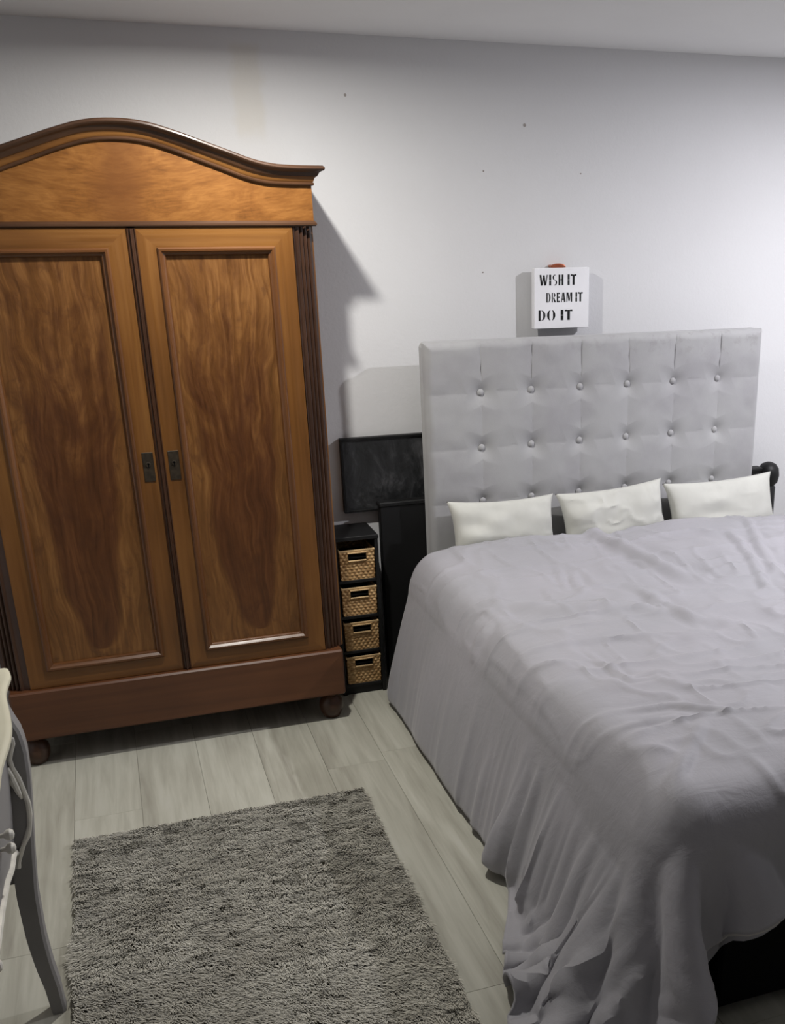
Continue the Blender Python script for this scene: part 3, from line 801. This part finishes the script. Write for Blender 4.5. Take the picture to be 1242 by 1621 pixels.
fold = (1 - np.abs(n1(sw, 9., 41)).clip(0, 1)) ** 1.5 * .028 * kk + (1 - np.abs(n1(sw, 21., 43)).clip(0, 1)) ** 2 * .015 * kk ** 1.5 + .020 * (n1(sw, 3.6, 47) * .5 + .5).clip(0, 1.3) * (kk + .3)
grow = np.clip((d_ - .03) / .30, 0, 1) ** .8
off = 1.3 * fold * grow * np.clip(Pf[..., 2] / .05, .15, 1)
nn = normals(Pf); Pf = Pf + nn * off[..., None]; 
for _ in range(2):
    sm_ = Pf.copy(); sm_[1:-1, 1:-1] = (Pf[:-2, 1:-1] + Pf[2:, 1:-1] + Pf[1:-1, :-2] + Pf[1:-1, 2:]) / 4
    wt = (.6 * np.clip(d_ / .1, 0, 1))[..., None]; Pf = Pf * (1 - wt) + sm_ * wt
Pf[..., 2] = np.maximum(Pf[..., 2], .012)
dv = MB().grid(Pf).make('duvet', DUVM, None, True, base=(1.86, 2.7, .53))
tag(dv, 'rumpled grey-lilac duvet draped over the bed down to the floor', 'duvet')
# lower layer and corded hem showing at the foot
hemc = [(i, Pf[i, -1]) for i in range(0, Pf.shape[0], 2) if .86 < Pf[i, -1][0] < 2.4 and Pf[i, -1][2] > .03]
if len(hemc) > 6:
    H = np.array([h for _, h in hemc]); U_ = np.array([Pf[i, -10] for i, _ in hemc]); rows = []
    x_ = H[:, 0]; drop = np.interp(x_, [.88, .93, 1.02, 1.08, 1.14, 1.3, 2.4], [.0, .05, .09, .085, .03, .035, .03])
    for t_ in np.linspace(0, 1, 8):
        q = U_ * (1 - t_) + H * t_ if t_ < .5 else U_ * .5 + H * .5
        q = U_ + (H - U_) * min(1, t_ * 2); q = q + np.array([0, .016, 0]); q[:, 2] -= drop * max(0, t_ * 2 - 1); q[:, 2] = np.maximum(q[:, 2], .01); rows.append(q)
    MB().grid(np.array(rows).swapaxes(0, 1)).make('lower_layer', DUVM, dv, True)
    MB().tube([tuple(h) for h in H], .0055, 8).make('hem_cord', m_fabric('pale_hem', lin(186, 183, 180), lin(176, 174, 172), .1), dv, True)
sol = dv.modifiers.new('thickness', 'SOLIDIFY'); sol.thickness = .008; sol.offset = -1

# pillows
def pillow(cx_, cy, cz, wd_, ht, th, tilt, roll, label, seed, yaw=0.):
    n = 44; u = np.linspace(-1, 1, n); U, Vv = np.meshgrid(u, u, indexing='ij')
    rng = np.random.RandomState(seed)
    pin = 1 - .10 * (1 - np.abs(Vv) ** 2) * np.abs(U) ** 6; pin2 = 1 - .12 * (1 - np.abs(U) ** 2) * np.abs(Vv) ** 6
    T = ((1 - np.abs(U) ** 2.6).clip(0) * (1 - np.abs(Vv) ** 2.6).clip(0)) ** .55
    wr = smooth_field(rng, n, n, (5, 5)) * .006 * T + (1 - np.abs(smooth_field(rng, n, n, (9, 4)))).clip(0) ** 3 * (.008 if seed == 2 else .002) * T
    mb = MB(); t = thing_loc = (cx_, cy, cz)
    M = Matrix.Rotation(yaw, 3, 'Z') @ Matrix.Rotation(roll, 3, 'Y') @ Matrix.Rotation(tilt, 3, 'X'); M = np.array(M)
    for s in (1, -1):
        P = np.stack([U * pin * wd_ / 2, Vv * pin2 * ht / 2, s * (T * th / 2 + (wr if s > 0 else 0)) + .0 * U], -1)
        mb.grid(P @ M.T + np.array(thing_loc))
    p = mb.make('pillow', SHEET, None, True, base=thing_loc)
    import bmesh
    bm = bmesh.new(); bm.from_mesh(p.data); bmesh.ops.remove_doubles(bm, verts=bm.verts, dist=.0005); bmesh.ops.recalc_face_normals(bm, faces=bm.faces); bm.to_mesh(p.data); bm.free()
    tag(p, label, 'pillow', 'white pillows against the headboard')
    return p
pillow(1.392, 3.872, .645, .45, .25, .125, math.radians(72), math.radians(1), 'white pillow nearest the black tower, leftmost of the three', 1)
pillow(1.872, 3.868, .652, .48, .25, .125, math.radians(71), math.radians(-3), 'white creased pillow in the middle of the three', 2)
pillow(2.378, 3.865, .645, .53, .25, .125, math.radians(71), math.radians(-1), 'white pillow beside the black ball-topped post, rightmost of the three', 5)

# ------------------------------------------------------------------ shaggy rug
RX0, RX1, RY0, RY1 = -.292, .622, 1.50, 3.155
rug = thing('rug', ((RX0 + RX1) / 2, (RY0 + RY1) / 2, 0), 'shaggy grey rectangular rug lying on the planks beside the bed', 'rug')
def m_pile(name, k=1.):
    m = Mat(name, .9, .15); o = m.obj(); n = m.noise(o, 4.5, 3); f = m.noise(o, 60, 2)
    c = m.mix(m.mr(n, .35, .65), lin(184 * k, 180 * k, 167 * k), lin(202 * k, 199 * k, 187 * k))
    m.col(m.mix(m.mr(f, .3, .7, 0, .3), c, lin(168 * k, 166 * k, 156 * k))); m.b.inputs['Sheen Weight'].default_value = .3
    return m
MB().box(RX0 + .01, RX1 - .01, RY0 + .01, RY1 - .01, .0005, .008, .002).make('backing', m_pile('rug_backing', .95), rug)
def pile():
    rng = np.random.RandomState(5); N = 190000
    x = rng.uniform(RX0 + .008, RX1 - .008, N); y = rng.uniform(RY0 + .008, RY1 - .008, N)
    nxg, nyg = 240, 420
    def samp(F): return F[((x - RX0) / (RX1 - RX0) * (nxg - 1)).astype(int), ((y - RY0) / (RY1 - RY0) * (nyg - 1)).astype(int)]
    a1 = smooth_field(rng, nxg, nyg, (5, 8)); a2 = smooth_field(rng, nxg, nyg, (16, 30)); a3 = smooth_field(rng, nxg, nyg, (40, 80)); a4 = smooth_field(rng, nxg, nyg, (30, 120))
    ang = -1.4 + .3 * samp(a1) + .16 * samp(a2) + .22 * samp(a3)
    lean = np.clip(1.08 + .02 * samp(a2) + .05 * samp(a3) + .16 * samp(a4), .82, 1.32)
    ln = .024 * (1 + .04 * samp(a3) + .15 * samp(a4)) * rng.uniform(.8, 1.15, N)
    ln = np.clip(ln, .014, .046)
    ang += rng.randn(N) * .22; lean += rng.randn(N) * .1
    d = np.stack([np.cos(ang), np.sin(ang)], -1)
    sd = np.stack([-d[:, 1], d[:, 0]], -1); wdt = rng.uniform(.0011, .0022, N)
    b = np.stack([x, y, np.full(N, .006)], -1)
    hgt = ln * np.cos(lean * .8); run = ln * np.sin(lean)
    mid = b.copy(); mid[:, :2] += d * (run * .35)[:, None]; mid[:, 2] += hgt * .72
    tip = b.copy(); tip[:, :2] += d * run[:, None]; tip[:, 2] += hgt
    S3 = np.concatenate([sd * wdt[:, None], np.zeros((N, 1))], -1)
    V = np.stack([b - S3, b + S3, mid - S3 * .9, mid + S3 * .9, tip - S3 * .35, tip + S3 * .35], 1).reshape(-1, 3)
    base = np.array(ORG[rug.name]); V = V - base
    me = bpy.data.meshes.new('pile'); me.vertices.add(len(V)); me.vertices.foreach_set('co', V.ravel())
    i = (np.arange(N) * 6)[:, None]
    Fq = np.concatenate([i + np.array([[0, 1, 3, 2]]), i + np.array([[2, 3, 5, 4]])], 1).reshape(-1)
    nf = 2 * N; me.loops.add(nf * 4); me.loops.foreach_set('vertex_index', Fq.astype(np.int32))
    me.polygons.add(nf); me.polygons.foreach_set('loop_start', np.arange(nf, dtype=np.int32) * 4); me.polygons.foreach_set('loop_total', np.full(nf, 4, np.int32))
    me.polygons.foreach_set('use_smooth', [True] * nf)
    me.update(calc_edges=True); me.materials.append(m_pile('rug_pile').m)
    o = bpy.data.objects.new('pile', me); COL.objects.link(o); o.parent = rug; o['kind'] = 'stuff'; o['label'] = 'long matted grey pile'
pile()

# ------------------------------------------------------------------ curved chest at the left edge
ch = thing('console_table', (-.53, 1.86, 0), 'grey painted curvy console with pale top and silvery carved trim at the left edge', 'console table')
CREAM = m_simple('cream_top', lin(214, 210, 188), .45, .4, var=.05)
GREY = m_simple('lilac_grey_paint', lin(140, 138, 138), .55, .35, var=.06)
SILV = m_simple('silver_leaf_trim', lin(222, 219, 210), .38, .5, .1, var=.12, nscale=40)
CY0, CY1 = 1.30, 2.385
prf = [(0.0, -.296), (.03, -.298), (.073, -.299), (.14, -.306), (.222, -.310), (.344, -.307), (.443, -.297), (.571, -.282), (.645, -.275), (.707, -.273), (.748, -.279), (.79, -.294), (.83, -.300), (.852, -.296)]
pz = np.array([p[0] for p in prf]); px_ = np.array([p[1] for p in prf])
def fx(z): return np.interp(z, pz, px_)
XB = -.785
# corner posts with curved legs
def leg(ya, yb, front=True):
    zs = np.linspace(0, .85, 34); P = []
    for z in zs:
        if front:
            x1 = fx(z); wdt = .030 + .012 * min(1, z / .3) + .012 * np.clip((z - .3) / .3, 0, 1)
            x0 = x1 - wdt
        else:
            x0 = XB + .004; x1 = XB + .045
        t = .75 + .25 * min(1, z / .25)
        ym = (ya + yb) / 2; hy = (yb - ya) / 2 * t
        P.append([(x0, ym - hy, z), (x1 - .006, ym - hy, z), (x1, ym - hy + .006, z), (x1, ym + hy - .006, z), (x1 - .006, ym + hy, z), (x0, ym + hy, z), (x0, ym - hy, z)])
    MB().grid(P).make('leg', GREY, ch, True)
for f in (True, False):
    leg(CY1 - .055, CY1, f); leg(CY0, CY0 + .055, f)
# bowed front panel between the posts with scalloped apron
def front():
    ys = np.linspace(CY0 + .05, CY1 - .05, 40); P = []
    for y in ys:
        s = (y - CY0) / (CY1 - CY0); e = min(1, min(s, 1 - s) / .30)
        rec = .040
        dd = min(y - CY0, CY1 - y); ap = float(np.interp(dd, [.055, .10, .14, .195, .32, .45], [.455, .485, .495, .497, .54, .56]))
        row = [(fx(z) - rec, y, z) for z in np.linspace(ap, .85, 24)]
        P.append(row)
    MB().grid(P).make('front_panel', GREY, ch, True)
    pts = [P[i][0] for i in range(len(P))]
    MB().tube([(p[0] + .002, p[1], p[2]) for p in pts], .0075, 8).make('apron_trim', SILV, ch, True)
front()
for ya in (CY0 + .004, CY1 - .022):
    MB().box(XB + .03, -.335, ya, ya + .018, .36, .85).make('side_panel', GREY, ch)
MB().box(XB, XB + .012, CY0 + .02, CY1 - .02, .36, .85).make('back_panel', GREY, ch)
# trim scroll following the inner edge of the far corner post
yt = CY1 - .057
tr = [(22, 1145), (27, 1150), (28, 1158), (23, 1170), (20, 1180), (25, 1193), (33, 1212), (40, 1232), (46, 1255), (48, 1272), (46, 1292), (42, 1306), (33, 1320), (26, 1334), (23, 1346), (23, 1356)]
# (x, z) of the scroll on the post face
sc_ = [(-.296, .742), (-.291, .735), (-.290, .724), (-.298, .704), (-.303, .688), (-.300, .668), (-.293, .640), (-.287, .610), (-.283, .576), (-.284, .550), (-.289, .520), (-.296, .499), (-.309, .475), (-.320, .452), (-.326, .434), (-.328, .420)]
MB().tube([(x - .006, yt, z) for x, z in sc_], [.0050 + .0018 * math.sin(i * 1.3) ** 2 for i in range(len(sc_))], 8).make('scroll_trim', SILV, ch, True)
# carved leaf ornament and drawer pulls
MB().tube([(-.322, yt - .002, .665), (-.316, yt - .006, .668), (-.311, yt - .006, .655), (-.308, yt - .006, .635), (-.303, yt - .006, .610), (-.299, yt - .003, .592)], [.004, .007, .005, .007, .006, .003], 8).tube(
    [(-.318, yt - .004, .650), (-.312, yt - .007, .636), (-.306, yt - .006, .615)], [.003, .006, .003], 8).make('carved_leaf', SILV, ch, True)
for z in (.664, .634):
    for y in (2.035, 1.65):
        x = fx(z) - .040
        mbk = MB()
        P = [(.004, 0), (.005, .008), (.011, .014), (.012, .020), (.008, .026), (.001, .028)]
        V = []; F = []
        for (r, h) in P:
            for k in range(14):
                a = 2 * math.pi * k / 14; V.append((x + h, y + r * math.cos(a), z + r * math.sin(a)))
        for i in range(len(P) - 1):
            for k in range(14): F.append((i * 14 + k, i * 14 + (k + 1) % 14, (i + 1) * 14 + (k + 1) % 14, (i + 1) * 14 + k))
        F.append(tuple((len(P) - 1) * 14 + k for k in range(14)))
        mbk.add(V, F).make('knob', SILV, ch, True)
# shaped top
def ctop():
    ys = np.linspace(CY0 - .03, CY1 + .012, 60)
    kn = [(CY0 - .05, -.29), (1.5, -.272), (1.70, -.262), (1.896, -.266), (2.0, -.258), (2.07, -.258), (2.159, -.268), (2.251, -.281), (2.31, -.279), (2.345, -.274), (2.375, -.276), (2.40, -.290)]
    xs = np.interp(ys, [k[0] for k in kn], [k[1] for k in kn])
    xs = np.convolve(np.pad(xs, 2, 'edge'), [.1, .2, .4, .2, .1], 'valid')
    P = []
    for (ins, z) in ((.03, .850), (.012, .853), (.004, .860), (.0, .866), (.001, .872), (.006, .876), (.012, .876)):
        P.append([(XB, CY0 - .03 + ins, z)] + [(x - ins, min(max(y, CY0 - .03 + ins), CY1 + .012 - ins), z) for x, y in zip(xs, ys)] + [(XB, CY1 + .012 - ins, z)])
    mb = MB().grid(P)
    k = len(P[0]); m = len(P)
    mb.f.append(tuple((m - 1) * k + i for i in range(k)))
    mb.make('top', CREAM, ch, True)
ctop()
